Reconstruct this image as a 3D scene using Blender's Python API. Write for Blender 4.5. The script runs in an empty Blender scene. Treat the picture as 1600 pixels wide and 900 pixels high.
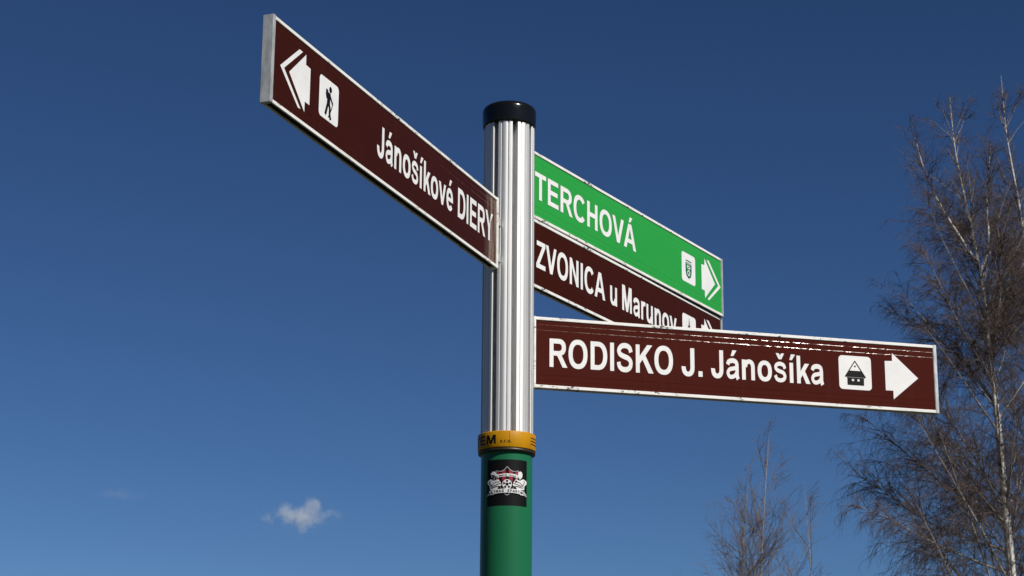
import bpy, bmesh, math, random
import numpy as np
from mathutils import Vector, Matrix

scene = bpy.context.scene
COL = scene.collection
R = math.radians

# ------------------------------------------------------------------ camera
CAM_H = 1.6
CAM = Vector((0.0, -4.2056, CAM_H))
F_PX = 3204.5                      # focal length in pixels of the 1600 px wide photograph
PITCH, ROLL, YAW = 0.27634, 0.00739, 0.00201
fw = Vector((math.sin(YAW) * math.cos(PITCH), math.cos(YAW) * math.cos(PITCH), math.sin(PITCH)))
rt = Vector((math.cos(YAW), -math.sin(YAW), 0.0))
up = rt.cross(fw)
rt2 = rt * math.cos(ROLL) + up * math.sin(ROLL)
up2 = up * math.cos(ROLL) - rt * math.sin(ROLL)
cam = bpy.data.cameras.new('camera')
cam.sensor_width = 36.0
cam.lens = F_PX / 1600 * 36
cam.clip_start = 0.05
cam.clip_end = 30000
cam.dof.use_dof = True
cam.dof.focus_distance = 4.25
cam.dof.aperture_fstop = 30.0
camo = bpy.data.objects.new('camera', cam)
COL.objects.link(camo)
camo.matrix_world = Matrix.Translation(CAM) @ Matrix((rt2, up2, -fw)).transposed().to_4x4()
scene.camera = camo


def at(px, py, Y):
    """point of the photo's pixel ray that lies in the vertical plane y = Y"""
    d = fw + rt2 * ((px - 800) / F_PX) - up2 * ((py - 450) / F_PX)
    return CAM + d * ((Y - CAM.y) / d.y)


# ------------------------------------------------------------------ sky, sun, exposure
SUN_AZ, SUN_EL = R(313), R(42)     # azimuth counted from +x towards +y
world = bpy.data.worlds.new('World')
scene.world = world
world.use_nodes = True
wn = world.node_tree
bg = wn.nodes['Background']
sky = wn.nodes.new('ShaderNodeTexSky')
sky.sky_type = 'NISHITA'
sky.sun_disc = False
sky.sun_elevation = SUN_EL
sky.sun_rotation = R(90) - SUN_AZ
sky.altitude = 1500
sky.air_density = 1.0
sky.dust_density = 0.0
sky.ozone_density = 5.0
gam = wn.nodes.new('ShaderNodeGamma')
gam.inputs[1].default_value = 1.38
hsv = wn.nodes.new('ShaderNodeHueSaturation')
hsv.inputs['Value'].default_value = 0.665
hsv.inputs['Saturation'].default_value = 1.03
wn.links.new(sky.outputs[0], hsv.inputs['Color'])
wn.links.new(hsv.outputs[0], gam.inputs[0])
wn.links.new(gam.outputs[0], bg.inputs[0])
bg.inputs[1].default_value = 0.05
sun = bpy.data.lights.new('sun', 'SUN')
sun.energy = 5.0
sun.angle = R(0.53)
sun.color = (1.0, 0.95, 0.87)
suno = bpy.data.objects.new('sun', sun)
COL.objects.link(suno)
S = Vector((math.cos(SUN_EL) * math.cos(SUN_AZ), math.cos(SUN_EL) * math.sin(SUN_AZ), math.sin(SUN_EL)))
suno.rotation_euler = S.to_track_quat('Z', 'Y').to_euler()
suno.location = (3, -6, 9)
scene.render.engine = 'CYCLES'
scene.cycles.volume_bounces = 3        # light scatters more than once inside the cloud
scene.view_settings.view_transform = 'Standard'
scene.view_settings.look = 'None'
scene.view_settings.exposure = 0.0
scene.view_settings.gamma = 1.0
scene.view_settings.use_curve_mapping = False

# ------------------------------------------------------------------ helpers


def mesh_obj(name, verts, faces, mat, parent=None, smooth=False):
    me = bpy.data.meshes.new(name)
    me.from_pydata([tuple(v) for v in verts], [], faces)
    me.materials.append(mat)
    if smooth:
        me.polygons.foreach_set('use_smooth', [True] * len(me.polygons))
    me.update()
    o = bpy.data.objects.new(name, me)
    COL.objects.link(o)
    if parent:
        o.parent = parent
    return o


def bm_obj(name, bm, mat, parent=None, smooth=False):
    me = bpy.data.meshes.new(name)
    bm.to_mesh(me)
    bm.free()
    me.materials.append(mat)
    if smooth:
        me.polygons.foreach_set('use_smooth', [True] * len(me.polygons))
    o = bpy.data.objects.new(name, me)
    COL.objects.link(o)
    if parent:
        o.parent = parent
    return o


def tag(o, label=None, cat=None, group=None, kind=None):
    for k, v in (('label', label), ('category', cat), ('group', group), ('kind', kind)):
        if v:
            o[k] = v
    return o


def empty(name, loc, rz=0.0, parent=None):
    o = bpy.data.objects.new(name, None)
    COL.objects.link(o)
    o.location = loc
    o.rotation_euler = (0, 0, rz)
    o.empty_display_size = 0.1
    if parent:
        o.parent = parent
    return o


class Mat:
    """small wrapper for a node material"""

    def __init__(self, name, color=(0.5, 0.5, 0.5), rough=0.5, metal=0.0, spec=0.5, coat=0.0):
        self.m = bpy.data.materials.new(name)
        self.m.use_nodes = True
        self.t = self.m.node_tree
        self.b = self.t.nodes['Principled BSDF']
        self.b.inputs['Base Color'].default_value = (*color, 1)
        self.b.inputs['Roughness'].default_value = rough
        self.b.inputs['Metallic'].default_value = metal
        self.b.inputs['Specular IOR Level'].default_value = spec
        self.b.inputs['Coat Weight'].default_value = coat
        self.b.inputs['Coat Roughness'].default_value = 0.08
        self._co = None

    def node(self, kind, **props):
        n = self.t.nodes.new(kind)
        for k, v in props.items():
            setattr(n, k, v)
        return n

    def link(self, a, b):
        self.t.links.new(a, b)

    def coord(self, scale=(1, 1, 1)):
        if self._co is None:
            self._co = self.node('ShaderNodeTexCoord')
        mp = self.node('ShaderNodeMapping')
        mp.inputs['Scale'].default_value = scale
        self.link(self._co.outputs['Object'], mp.inputs['Vector'])
        return mp.outputs[0]

    def noise(self, scale, detail=4, rough=0.55, stretch=(1, 1, 1)):
        n = self.node('ShaderNodeTexNoise')
        n.inputs['Scale'].default_value = scale
        n.inputs['Detail'].default_value = detail
        n.inputs['Roughness'].default_value = rough
        self.link(self.coord(stretch), n.inputs['Vector'])
        return n.outputs['Fac']

    def ramp(self, fac, stops):
        r = self.node('ShaderNodeValToRGB')
        el = r.color_ramp.elements
        while len(el) < len(stops):
            el.new(0.5)
        for e, (p, c) in zip(el, stops):
            e.position = p
            e.color = (c, c, c, 1) if isinstance(c, (int, float)) else (*c, 1)
        self.link(fac, r.inputs[0])
        return r.outputs[0]

    def math(self, op, a, b=None, c=None):
        n = self.node('ShaderNodeMath', operation=op)
        for i, v in enumerate((a, b, c)):
            if v is None:
                continue
            if isinstance(v, (int, float)):
                n.inputs[i].default_value = v
            else:
                self.link(v, n.inputs[i])
        return n.outputs[0]

    def mix(self, fac, a, b):
        n = self.node('ShaderNodeMix', data_type='RGBA')
        for i, v in ((0, fac), (6, a), (7, b)):
            if isinstance(v, (int, float)):
                n.inputs[i].default_value = v
            elif isinstance(v, tuple):
                n.inputs[i].default_value = (*v, 1)
            else:
                self.link(v, n.inputs[i])
        return n.outputs[2]

    def color(self, sock):
        self.link(sock, self.b.inputs['Base Color'])

    def rough(self, sock):
        self.link(sock, self.b.inputs['Roughness'])

    def bump(self, sock, strength=0.3, dist=0.001):
        n = self.node('ShaderNodeBump')
        n.inputs['Strength'].default_value = strength
        n.inputs['Distance'].default_value = dist
        self.link(sock, n.inputs['Height'])
        self.link(n.outputs[0], self.b.inputs['Normal'])


# ------------------------------------------------------------------ materials
def foil(name, col, col2, dirt_end=False, ior=1.30):
    M = Mat(name, col, 0.14, spec=0.5)
    M.b.inputs['IOR'].default_value = ior
    n1 = M.noise(5, 3, 0.5, (0.6, 1, 1.6))
    c = M.mix(M.ramp(n1, [(0.3, 0.0), (0.75, 1.0)]), col, col2)
    # faint rain streaks and dust
    n2 = M.noise(60, 4, 0.6, (1.0, 1, 0.06))
    c = M.mix(M.math('MULTIPLY', M.ramp(n2, [(0.58, 0.0), (0.85, 1.0)]), 0.03), c, (0.25, 0.20, 0.17))
    if dirt_end:
        sx = M.node('ShaderNodeSeparateXYZ')
        M.link(M.coord(), sx.inputs[0])
        near = M.node('ShaderNodeMapRange')
        near.inputs[1].default_value = 0.160
        near.inputs[2].default_value = 0.125
        M.link(sx.outputs[0], near.inputs[0])
        n3 = M.noise(95, 4, 0.6, (1.0, 1, 0.07))
        f = M.math('MULTIPLY', near.outputs[0], M.ramp(n3, [(0.36, 0.0), (0.64, 0.8)]))
        c = M.mix(f, c, (0.30, 0.22, 0.18))
    M.color(c)
    n4 = M.noise(140, 3, 0.6)
    M.rough(M.ramp(n4, [(0.3, 0.10), (0.7, 0.17)]))
    M.bump(M.noise(34, 4, 0.6, (1, 1, 1.2)), 0.13, 0.002)
    return M.m


BROWN = foil('brown_foil', (0.066, 0.0105, 0.0022), (0.060, 0.0094, 0.0020))
BROWN_DEEP = foil('brown_foil_deep', (0.041, 0.0074, 0.0020), (0.037, 0.0068, 0.0018), ior=1.14)  # deeper brown than the lowest sign's foil
BROWN_D = foil('brown_foil_dusty', (0.041, 0.0076, 0.0022), (0.037, 0.0069, 0.0020), True, 1.14)
GREEN_F = foil('green_foil', (0.026, 0.325, 0.050), (0.023, 0.300, 0.046))

Mx = Mat('white_print', (0.80, 0.80, 0.79), 0.38)
Mx.color(Mx.mix(Mx.ramp(Mx.noise(30, 4, 0.6), [(0.35, 0.0), (0.8, 1.0)]), (0.82, 0.82, 0.81), (0.72, 0.72, 0.72)))
WHITE = Mx.m

Mx = Mat('worn_white_rim', (0.8, 0.79, 0.76), 0.4)
spk = Mx.ramp(Mx.noise(150, 5, 0.7, (0.45, 1, 1.2)), [(0.565, 0.0), (0.60, 1.0)])
patch = Mx.ramp(Mx.noise(22, 3, 0.5, (0.5, 1, 1)), [(0.49, 0.0), (0.58, 1.0)])
soil = Mx.ramp(Mx.noise(45, 5, 0.65, (0.5, 1, 1.5)), [(0.45, 0.0), (0.8, 0.45)])
c0 = Mx.mix(soil, (0.82, 0.81, 0.78), (0.42, 0.39, 0.33))
Mx.color(Mx.mix(Mx.math('MULTIPLY', spk, patch), c0, (0.035, 0.030, 0.026)))
RIM = Mx.m

Mx = Mat('weathered_cap_grey', (0.5, 0.52, 0.52), 0.45, 0.35)
cl = Mx.ramp(Mx.noise(70, 5, 0.65, (1, 1, 0.35)), [(0.3, (0.30, 0.31, 0.31)), (0.55, (0.52, 0.54, 0.54)), (0.8, (0.68, 0.69, 0.68))])
Mx.color(cl)
CAP_GREY = Mx.m

BLACK_P = Mat('black_print', (0.005, 0.005, 0.005), 0.5, spec=0.15).m

Mx = Mat('anodised_aluminium', (0.86, 0.87, 0.87), 0.5, 0.80)
st = Mx.noise(400, 3, 0.6, (1, 1, 0.004))
Mx.rough(Mx.ramp(st, [(0.3, 0.48), (0.7, 0.64)]))
Mx.color(Mx.mix(Mx.ramp(Mx.noise(14, 4, 0.6, (1, 1, 0.15)), [(0.4, 0.0), (0.85, 0.5)]), (0.76, 0.76, 0.75), (0.56, 0.57, 0.56)))
ALU = Mx.m

Mx = Mat('black_plastic', (0.006, 0.006, 0.006), 0.28, spec=0.3)
Mx.rough(Mx.ramp(Mx.noise(60, 3), [(0.3, 0.14), (0.7, 0.24)]))
CAPM = Mx.m

Mx = Mat('green_post_paint', (0.013, 0.165, 0.075), 0.34, spec=0.25)
Mx.color(Mx.mix(Mx.ramp(Mx.noise(8, 4, 0.6, (1, 1, 0.3)), [(0.35, 0.0), (0.8, 1.0)]), (0.010, 0.138, 0.058), (0.013, 0.118, 0.053)))
Mx.bump(Mx.noise(35, 2, 0.5), 0.08, 0.002)
GREEN_P = Mx.m

Mx = Mat('yellow_ring', (0.60, 0.28, 0.004), 0.42, spec=0.2)
Mx.color(Mx.mix(Mx.ramp(Mx.noise(40, 4, 0.6, (1, 1, 0.4)), [(0.35, 0.0), (0.85, 1.0)]), (0.50, 0.235, 0.002), (0.36, 0.160, 0.004)))
YELLOW = Mx.m
RINGDK = Mat('dark_ring_plastic', (0.02, 0.017, 0.012), 0.45).m
STICK = Mat('sticker_black', (0.004, 0.004, 0.005), 0.5, spec=0.15).m
STICK_W = Mat('sticker_white', (0.70, 0.70, 0.70), 0.4).m
STICK_G = Mat('sticker_grey', (0.36, 0.36, 0.37), 0.4).m
STICK_R = Mat('sticker_red', (0.32, 0.012, 0.030), 0.4).m
CREST_G = Mat('crest_green', (0.020, 0.15, 0.06), 0.4).m
UNDER_SHADE = Mat('channel_shade_dark', (0.012, 0.011, 0.009), 0.9, spec=0.1).m  # near-black that stands for the shade under the signs
CONC = Mat('concrete', (0.32, 0.31, 0.29), 0.9).m


def bark_white():
    M = Mat('birch_bark', (0.6, 0.58, 0.54), 0.8)
    a = M.noise(5, 5, 0.7, (1, 1, 7))
    b = M.noise(1.2, 4, 0.6)
    base = M.mix(M.ramp(b, [(0.35, 0.0), (0.7, 1.0)]), (0.78, 0.76, 0.71), (0.60, 0.57, 0.52))
    M.color(M.mix(M.ramp(a, [(0.58, 0.0), (0.66, 1.0)]), base, (0.045, 0.04, 0.035)))
    M.bump(a, 0.4, 0.01)
    return M.m


def bark(name, c1, c2):
    M = Mat(name, c1, 0.8)
    M.color(M.mix(M.ramp(M.noise(3, 4, 0.65), [(0.35, 0.0), (0.7, 1.0)]), c1, c2))
    return M.m


BIRCH = bark_white()
LIMB = bark('birch_limb_bark', (0.38, 0.35, 0.32), (0.12, 0.10, 0.09))
TWIG = bark('birch_twig_bark', (0.110, 0.076, 0.063), (0.056, 0.039, 0.036))
SHOOT = bark('young_tree_bark', (0.42, 0.36, 0.29), (0.18, 0.13, 0.10))
SHOOT_T = bark('young_tree_twigs', (0.17, 0.125, 0.100), (0.10, 0.075, 0.062))

# ------------------------------------------------------------------ ground
gm = Mat('winter_grass', (0.09, 0.085, 0.04), 0.95)
gm.color(gm.ramp(gm.noise(0.6, 8, 0.65), [(0.3, (0.030, 0.036, 0.013)), (0.55, (0.055, 0.055, 0.024)), (0.8, (0.085, 0.070, 0.038))]))
gm.bump(gm.noise(25, 4), 0.6, 0.03)
gv, gf = [(0, 0, 0)], []
rings = (8, 60, 400, 3000, 12000)
for r_ in rings:
    gv += [(r_ * math.cos(2 * math.pi * k / 64), r_ * math.sin(2 * math.pi * k / 64), 0) for k in range(64)]
for k in range(64):
    k2 = (k + 1) % 64
    gf.append((0, 1 + k, 1 + k2))
    for j in range(len(rings) - 1):
        gf.append((1 + j * 64 + k, 1 + (j + 1) * 64 + k, 1 + (j + 1) * 64 + k2, 1 + j * 64 + k2))
tag(mesh_obj('ground', gv, gf, gm.m), kind='structure')

# added ring of wooded terrain, out of view, that dims the horizon light
hm = Mat('hill_woods', (0.03, 0.035, 0.02), 0.95)
hm.color(hm.ramp(hm.noise(0.012, 8, 0.7), [(0.35, (0.014, 0.022, 0.010)), (0.55, (0.035, 0.034, 0.020)), (0.8, (0.065, 0.055, 0.034))]))
hv, hf = [], []
NA = 180
for k in range(NA):
    a = 2 * math.pi * k / NA
    front = max(0.0, math.sin(a)) ** 0.5          # kept lower in the direction of view, to stay out of frame
    el = 9.5 - 4.6 * front + 1.1 * math.sin(3 * a + 1) + 0.7 * math.sin(7 * a + 2) + 0.35 * math.sin(17 * a)
    d0, d1 = 900, 2400 + 250 * math.sin(5 * a)
    top = d1 * math.tan(R(el))
    for q, zz in ((0.0, -2.0), (0.25, 0.10), (0.5, 0.34), (0.75, 0.72), (1.0, 1.0), (1.35, 0.55), (1.8, -0.02)):
        d = d0 + (d1 - d0) * q
        hv.append((d * math.cos(a), d * math.sin(a), -2.0 if zz < 0 else top * zz * (1 + 0.08 * math.sin(23 * a + 9 * q))))
for k in range(NA):
    k2 = (k + 1) % NA
    for j in range(6):
        hf.append((k * 7 + j, k2 * 7 + j, k2 * 7 + j + 1, k * 7 + j + 1))
tag(mesh_obj('added_hill_ring', hv, hf, hm.m, smooth=True), kind='structure')

# ------------------------------------------------------------------ signpost: the post
post = empty('signpost', (0, 0, 0))
tag(post, 'tall round fingerpost with green base, fluted metal top and four direction signs', 'signpost')


def lathe(name, prof, mat, parent, n=96, smooth=True):
    """prof: list of (radius, z); closed where the radius is 0"""
    v, f = [], []
    for r_, z in prof:
        for k in range(n):
            a = 2 * math.pi * k / n
            v.append((r_ * math.cos(a), r_ * math.sin(a), z))
    for j in range(len(prof) - 1):
        for k in range(n):
            k2 = (k + 1) % n
            f.append((j * n + k, j * n + k2, (j + 1) * n + k2, (j + 1) * n + k))
    for j, rev in ((0, True), (len(prof) - 1, False)):     # end discs on vertices of their own
        k0 = len(v)
        v += v[j * n:(j + 1) * n]
        idx = tuple(range(k0, k0 + n))
        f.append(tuple(reversed(idx)) if rev else idx)
    o = mesh_obj(name, v, f, mat, parent, smooth)
    o.data.polygons[-1].use_smooth = False
    o.data.polygons[-2].use_smooth = False
    return o


Z0 = CAM_H                         # heights measured from the camera's height
lathe('foundation', [(0.20, -0.05), (0.20, 0.03), (0.185, 0.045), (0.06, 0.05)], CONC, post)
green_pole = lathe('green_pole', [(0.0535, 0.046), (0.0535, Z0 + 0.832)], GREEN_P, post)
lathe('collar_lip', [(0.0555, Z0 + 0.8290), (0.0592, Z0 + 0.8296), (0.0596, Z0 + 0.8345), (0.0575, Z0 + 0.8362)], RINGDK, post)
ring = lathe('collar', [(0.0560, Z0 + 0.8358), (0.0600, Z0 + 0.8364), (0.0606, Z0 + 0.8378), (0.0606, Z0 + 0.8690),
                        (0.0600, Z0 + 0.8706), (0.0560, Z0 + 0.8712)], YELLOW, post)

# fluted aluminium profile: eight deep slots, each land split by two fine flutes
SLOT0 = R(283.5)
R0 = 0.0550


def r_at(d):
    d = d % 45.0
    if d > 22.5:
        d = 45.0 - d               # distance to the nearest slot centre, degrees
    if d < 5.2:
        return 0.0320
    if d < 5.6:
        return 0.0320 + (0.0540 - 0.0320) * (d - 5.2) / 0.4
    if d < 7.0:
        return 0.0540 + 0.0010 * math.sin((d - 5.6) / 1.4 * math.pi / 2)
    if 12.9 < d < 16.7:
        return R0 - 0.0030 * (1 - abs(d - 14.8) / 1.9)
    if d >= 16.7:
        return R0 + 0.0007 * math.cos((d - 22.5) / 5.8 * math.pi / 2) - 0.0004
    return R0


prof = []
samp = [0, 2.6, 5.1, 5.2, 5.4, 5.6, 5.9, 6.4, 7, 8.5, 10.5, 12.5, 12.9, 13.2, 14.0, 14.8, 15.6, 16.4, 16.7, 17.0, 18.3, 20, 21.2, 22.5]
samp = samp + [45 - s for s in samp[-2:0:-1]]
for k in range(8):
    for d in samp:
        prof.append((SLOT0 + R(45 * k + d), r_at(d)))
n = len(prof)
v = [(r_ * math.cos(a), r_ * math.sin(a), z) for z in (Z0 + 0.866, Z0 + 1.575) for a, r_ in prof]
f = [(k, (k + 1) % n, n + (k + 1) % n, n + k) for k in range(n)]
f.append(tuple(range(n, 2 * n)))
f.append(tuple(reversed(range(n))))
mesh_obj('fluted_pole', v, f, ALU, post)

cp = [(0.0562, Z0 + 1.5525), (0.0574, Z0 + 1.5530), (0.0578, Z0 + 1.556), (0.0585, Z0 + 1.575)]
for k in range(0, 10):
    a = R(90 * k / 9)
    cp.append((0.0585 - 0.015 * (1 - math.cos(a)) - 0.0005 * k / 9, Z0 + 1.588 + 0.0135 * math.sin(a)))
cp += [(0.020, Z0 + 1.6030), (0.004, Z0 + 1.6034)]
lathe('pole_cap', cp, CAPM, post)

# ------------------------------------------------------------------ lettering (own glyphs, bold grotesque)


def bar(x0, y0, x1, y1):
    return [(x0, y0), (x1, y0), (x1, y1), (x0, y1)]


def arc(cx, cy, rx, ry, wx, wy, a0, a1, e=2.25, n=22):
    """ring piece as a list of quads between an outer and an inner super-ellipse"""
    def pt(a, px, py):
        c, s = math.cos(a), math.sin(a)
        return (cx + px * math.copysign(abs(c) ** (2 / e), c), cy + py * math.copysign(abs(s) ** (2 / e), s))
    out = [pt(R(a0 + (a1 - a0) * i / n), rx, ry) for i in range(n + 1)]
    inn = [pt(R(a0 + (a1 - a0) * i / n), rx - wx, ry - wy) for i in range(n + 1)]
    return ('strip', out, inn)


def stroke(pts, w, w2=None):
    """smooth stroke of width w through the points"""
    P = [Vector(p) for p in pts]
    Q = []
    for i in range(len(P) - 1):
        p0, p1, p2, p3 = P[max(i - 1, 0)], P[i], P[i + 1], P[min(i + 2, len(P) - 1)]
        for k in range(5):
            t = k / 5
            Q.append(0.5 * ((2 * p1) + (p2 - p0) * t + (2 * p0 - 5 * p1 + 4 * p2 - p3) * t * t + (3 * p1 - p0 - 3 * p2 + p3) * t ** 3))
    Q.append(P[-1])
    a, b = [], []
    for i, q in enumerate(Q):
        d = (Q[min(i + 1, len(Q) - 1)] - Q[max(i - 1, 0)]).normalized()
        nn = Vector((-d.y, d.x)) * (w / 2)
        a.append(tuple(q + nn))
        b.append(tuple(q - nn))
    return ('strip', a, b)


ACUTE = [(0, 0), (66, 150), (222, 150), (96, 0)]


def shift(poly, dx, dy):
    return [(x + dx, y + dy) for x, y in poly]


STEM = bar(73, 0, 217, 716)
LA = [stroke([(98, 362), (140, 440), (272, 472), (395, 445), (437, 360), (437, 130), (448, 60), (476, 0)], 122),
      stroke([(437, 296), (300, 268), (165, 240), (100, 155), (150, 66), (240, 50), (360, 92), (437, 185)], 104)]
LS = [stroke([(452, 352), (405, 440), (275, 474), (150, 446), (106, 378), (160, 312), (275, 276), (395, 240), (447, 155), (400, 76), (275, 46), (145, 78), (90, 172)], 104)]
LO = [arc(305, 259, 267, 271, 140, 112, 0, 360)]
LI = [bar(72, 0, 209, 519)]
GLYPHS = {
    'R': (722, [STEM, bar(217, 595, 410, 716), bar(217, 290, 410, 408), arc(405, 503, 262, 213, 148, 120, -90, 90), [(345, 300), (505, 310), (722, 0), (548, 0)]]),
    'P': (667, [STEM, bar(217, 595, 380, 716), bar(217, 260, 380, 380), arc(375, 488, 250, 228, 148, 120, -90, 90)]),
    'O': (778, [arc(389, 358, 347, 371, 150, 125, 0, 360, n=40)]),
    'D': (722, [STEM, bar(217, 595, 345, 716), bar(217, 0, 345, 121), arc(338, 358, 346, 358, 150, 121, -90, 90)]),
    'I': (278, [bar(68, 0, 212, 716)]),
    'S': (667, [stroke([(556, 500), (520, 598), (430, 652), (328, 664), (205, 640), (124, 560), (120, 505), (160, 440), (255, 400), (345, 376), (455, 345), (536, 280), (552, 205), (520, 118), (430, 64), (335, 52), (220, 68), (130, 135), (104, 240)], 132)]),
    'K': (722, [STEM, [(217, 425), (217, 230), (690, 716), (497, 716)], [(296, 380), (402, 490), (728, 0), (540, 0)]]),
    'J': (556, [bar(345, 230, 489, 716), arc(262, 230, 227, 242, 144, 121, 178, 360)]),
    '.': (278, [bar(68, 0, 212, 140)]),
    'E': (667, [STEM, bar(217, 595, 612, 716), bar(217, 305, 580, 425), bar(217, 0, 630, 121)]),
    'Y': (667, [bar(262, 0, 406, 300), [(0, 716), (170, 716), (406, 290), (262, 290)], [(667, 716), (262, 290), (406, 290), (500, 716)][::-1]]),
    'T': (611, [bar(22, 595, 590, 716), bar(234, 0, 378, 595)]),
    'C': (722, [arc(378, 358, 334, 371, 150, 125, 38, 322, n=32)]),
    'H': (722, [STEM, bar(505, 0, 649, 716), bar(217, 310, 505, 434)]),
    'V': (667, [[(0, 716), (255, 0), (410, 0), (157, 716)], [(667, 716), (512, 716), (257, 0), (412, 0)]]),
    'A': (722, [[(0, 0), (157, 0), (412, 716), (268, 716)], [(722, 0), (454, 716), (310, 716), (563, 0)], bar(150, 163, 570, 283)]),
    'Z': (611, [bar(45, 595, 575, 716), bar(20, 0, 583, 121), [(20, 108), (212, 121), (575, 608), (383, 595)]]),
    'N': (722, [STEM, bar(505, 0, 649, 716), [(73, 716), (505, 0), (649, 0), (217, 716)]]),
    'M': (833, [bar(71, 0, 205, 716), bar(628, 0, 762, 716), [(71, 716), (350, 0), (483, 0), (275, 716)], [(762, 716), (558, 716), (350, 0), (483, 0)]]),
    'L': (611, [STEM, bar(217, 0, 585, 121)]),
    'U': (722, [bar(73, 260, 217, 716), bar(505, 260, 649, 716), arc(361, 260, 288, 272, 144, 125, 180, 360)]),
    'a': (556, LA), 'o': (611, LO), 's': (556, LS),
    'n': (611, [bar(66, 0, 203, 519), bar(408, 0, 545, 325), arc(335, 325, 210, 206, 137, 112, 0, 180)]),
    'u': (611, [bar(408, 0, 545, 519), bar(66, 195, 203, 519), arc(276, 195, 210, 206, 137, 112, 180, 360)]),
    'r': (389, [bar(66, 0, 203, 519), stroke([(135, 290), (190, 425), (280, 472), (375, 455)], 118)]),
    'v': (556, [[(10, 519), (213, 0), (342, 0), (155, 519)], [(546, 519), (403, 519), (213, 0), (342, 0)]]),
    'k': (556, [bar(67, 0, 204, 716), [(204, 312), (204, 130), (535, 519), (368, 519)], [(262, 255), (352, 358), (568, 0), (405, 0)]]),
    'e': (556, [arc(280, 259, 248, 271, 136, 112, 0, 322, n=30), bar(100, 213, 527, 303)]),
}
GLYPHS['á'] = (556, LA + [shift(ACUTE, 212, 588)])
GLYPHS['é'] = (556, GLYPHS['e'][1] + [shift(ACUTE, 215, 588)])
GLYPHS['í'] = (278, LI + [shift(ACUTE, 72, 588)])
GLYPHS['š'] = (556, LS + [[(120, 745), (226, 590), (278, 690), (232, 745)], [(436, 745), (324, 745), (278, 690), (330, 590)], [(226, 590), (330, 590), (278, 692)]])
GLYPHS['Á'] = (722, GLYPHS['A'][1] + [shift(ACUTE, 290, 765)])
SPACE = 240


def text_pieces(text, x0, x1, base, cap):
    """polygon pieces (in metres) of a line of text that fills x0..x1"""
    tot = sum(SPACE if c == ' ' else GLYPHS[c][0] for c in text)
    # side bearings at both ends do not count
    def ext(c):
        xs = []
        for p in GLYPHS[c][1]:
            q = p[1] + p[2] if p[0] == 'strip' else p
            xs += [t[0] for t in q]
        return min(xs), max(xs)
    lb = ext(text[0])[0]
    rb = GLYPHS[text[-1]][0] - ext(text[-1])[1]
    sx = (x1 - x0) / (tot - lb - rb)
    sy = cap / 716
    x = -lb
    out = []
    for c in text:
        if c == ' ':
            x += SPACE
            continue
        adv, ps = GLYPHS[c]
        for p in ps:
            if p[0] == 'strip':
                out.append(('strip', [(x0 + (x + a) * sx, base + b * sy) for a, b in p[1]], [(x0 + (x + a) * sx, base + b * sy) for a, b in p[2]]))
            else:
                out.append([(x0 + (x + a) * sx, base + b * sy) for a, b in p])
        x += adv
    return out


def pieces_mesh(pieces, place, step=0.00003, slices=None):
    """flat pieces -> (verts, faces); every piece lies on a layer of its own so none is coplanar with its neighbour.
    place(x, y, out) gives the 3-D point; slices cuts the pieces every so many metres in x (to bend them)"""
    bm = bmesh.new()
    for i, p in enumerate(pieces):
        z = (i % 6) * step
        if p[0] == 'strip':
            a = [bm.verts.new((x, y, z)) for x, y in p[1]]
            b = [bm.verts.new((x, y, z)) for x, y in p[2]]
            for k in range(len(a) - 1):
                try:
                    bm.faces.new((a[k], a[k + 1], b[k + 1], b[k]))
                except ValueError:
                    pass
        else:
            bm.faces.new([bm.verts.new((x, y, z)) for x, y in p])
    bmesh.ops.triangulate(bm, faces=bm.faces[:])
    if slices:
        xs = [q.co.x for q in bm.verts]
        x = math.floor(min(xs) / slices) * slices + slices
        while x < max(xs):
            bmesh.ops.bisect_plane(bm, geom=bm.verts[:] + bm.edges[:] + bm.faces[:], plane_co=(x, 0, 0), plane_no=(1, 0, 0))
            x += slices
    for fc in bm.faces:
        fc.normal_update()
        if fc.normal.z < 0:
            fc.normal_flip()
    for q in bm.verts:
        q.co = place(q.co.x, q.co.y, q.co.z)
    return bm


# ------------------------------------------------------------------ direction signs
H, T = 0.155, 0.0191
LIP = 0.0072


def sweep_profile(sec, x0, x1):
    """closed section [(out, h)...] extruded along x -> verts, faces (layout space x, h, out)"""
    n = len(sec)
    v = [(x, h, o) for x in (x0, x1) for o, h in sec]
    f = [(k, (k + 1) % n, n + (k + 1) % n, n + k) for k in range(n)]
    f += [tuple(range(n)), tuple(range(2 * n - 1, n - 1, -1))]
    return v, f


def box_v(x0, x1, h0, h1, o0, o1):
    v = [(x, h, o) for x in (x0, x1) for h in (h0, h1) for o in (o0, o1)]
    f = [(0, 1, 3, 2), (4, 6, 7, 5), (0, 4, 5, 1), (2, 3, 7, 6), (0, 2, 6, 4), (1, 5, 7, 3)]
    return v, f


def rounded(x0, y0, x1, y1, r_, n=7):
    p = []
    for cx, cy, a in ((x1 - r_, y1 - r_, 0), (x0 + r_, y1 - r_, 90), (x0 + r_, y0 + r_, 180), (x1 - r_, y0 + r_, 270)):
        p += [(cx + r_ * math.cos(R(a + 90 * k / n)), cy + r_ * math.sin(R(a + 90 * k / n))) for k in range(n + 1)]
    return p


def circle(cx, cy, r_, n=18, ry=None):
    ry = ry or r_
    return [(cx + r_ * math.cos(2 * math.pi * k / n), cy + ry * math.sin(2 * math.pi * k / n)) for k in range(n)]


def solid(v, f):
    bm = bmesh.new()
    vs = [bm.verts.new(p) for p in v]
    for q in f:
        bm.faces.new([vs[i] for i in q])
    return bm


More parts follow.
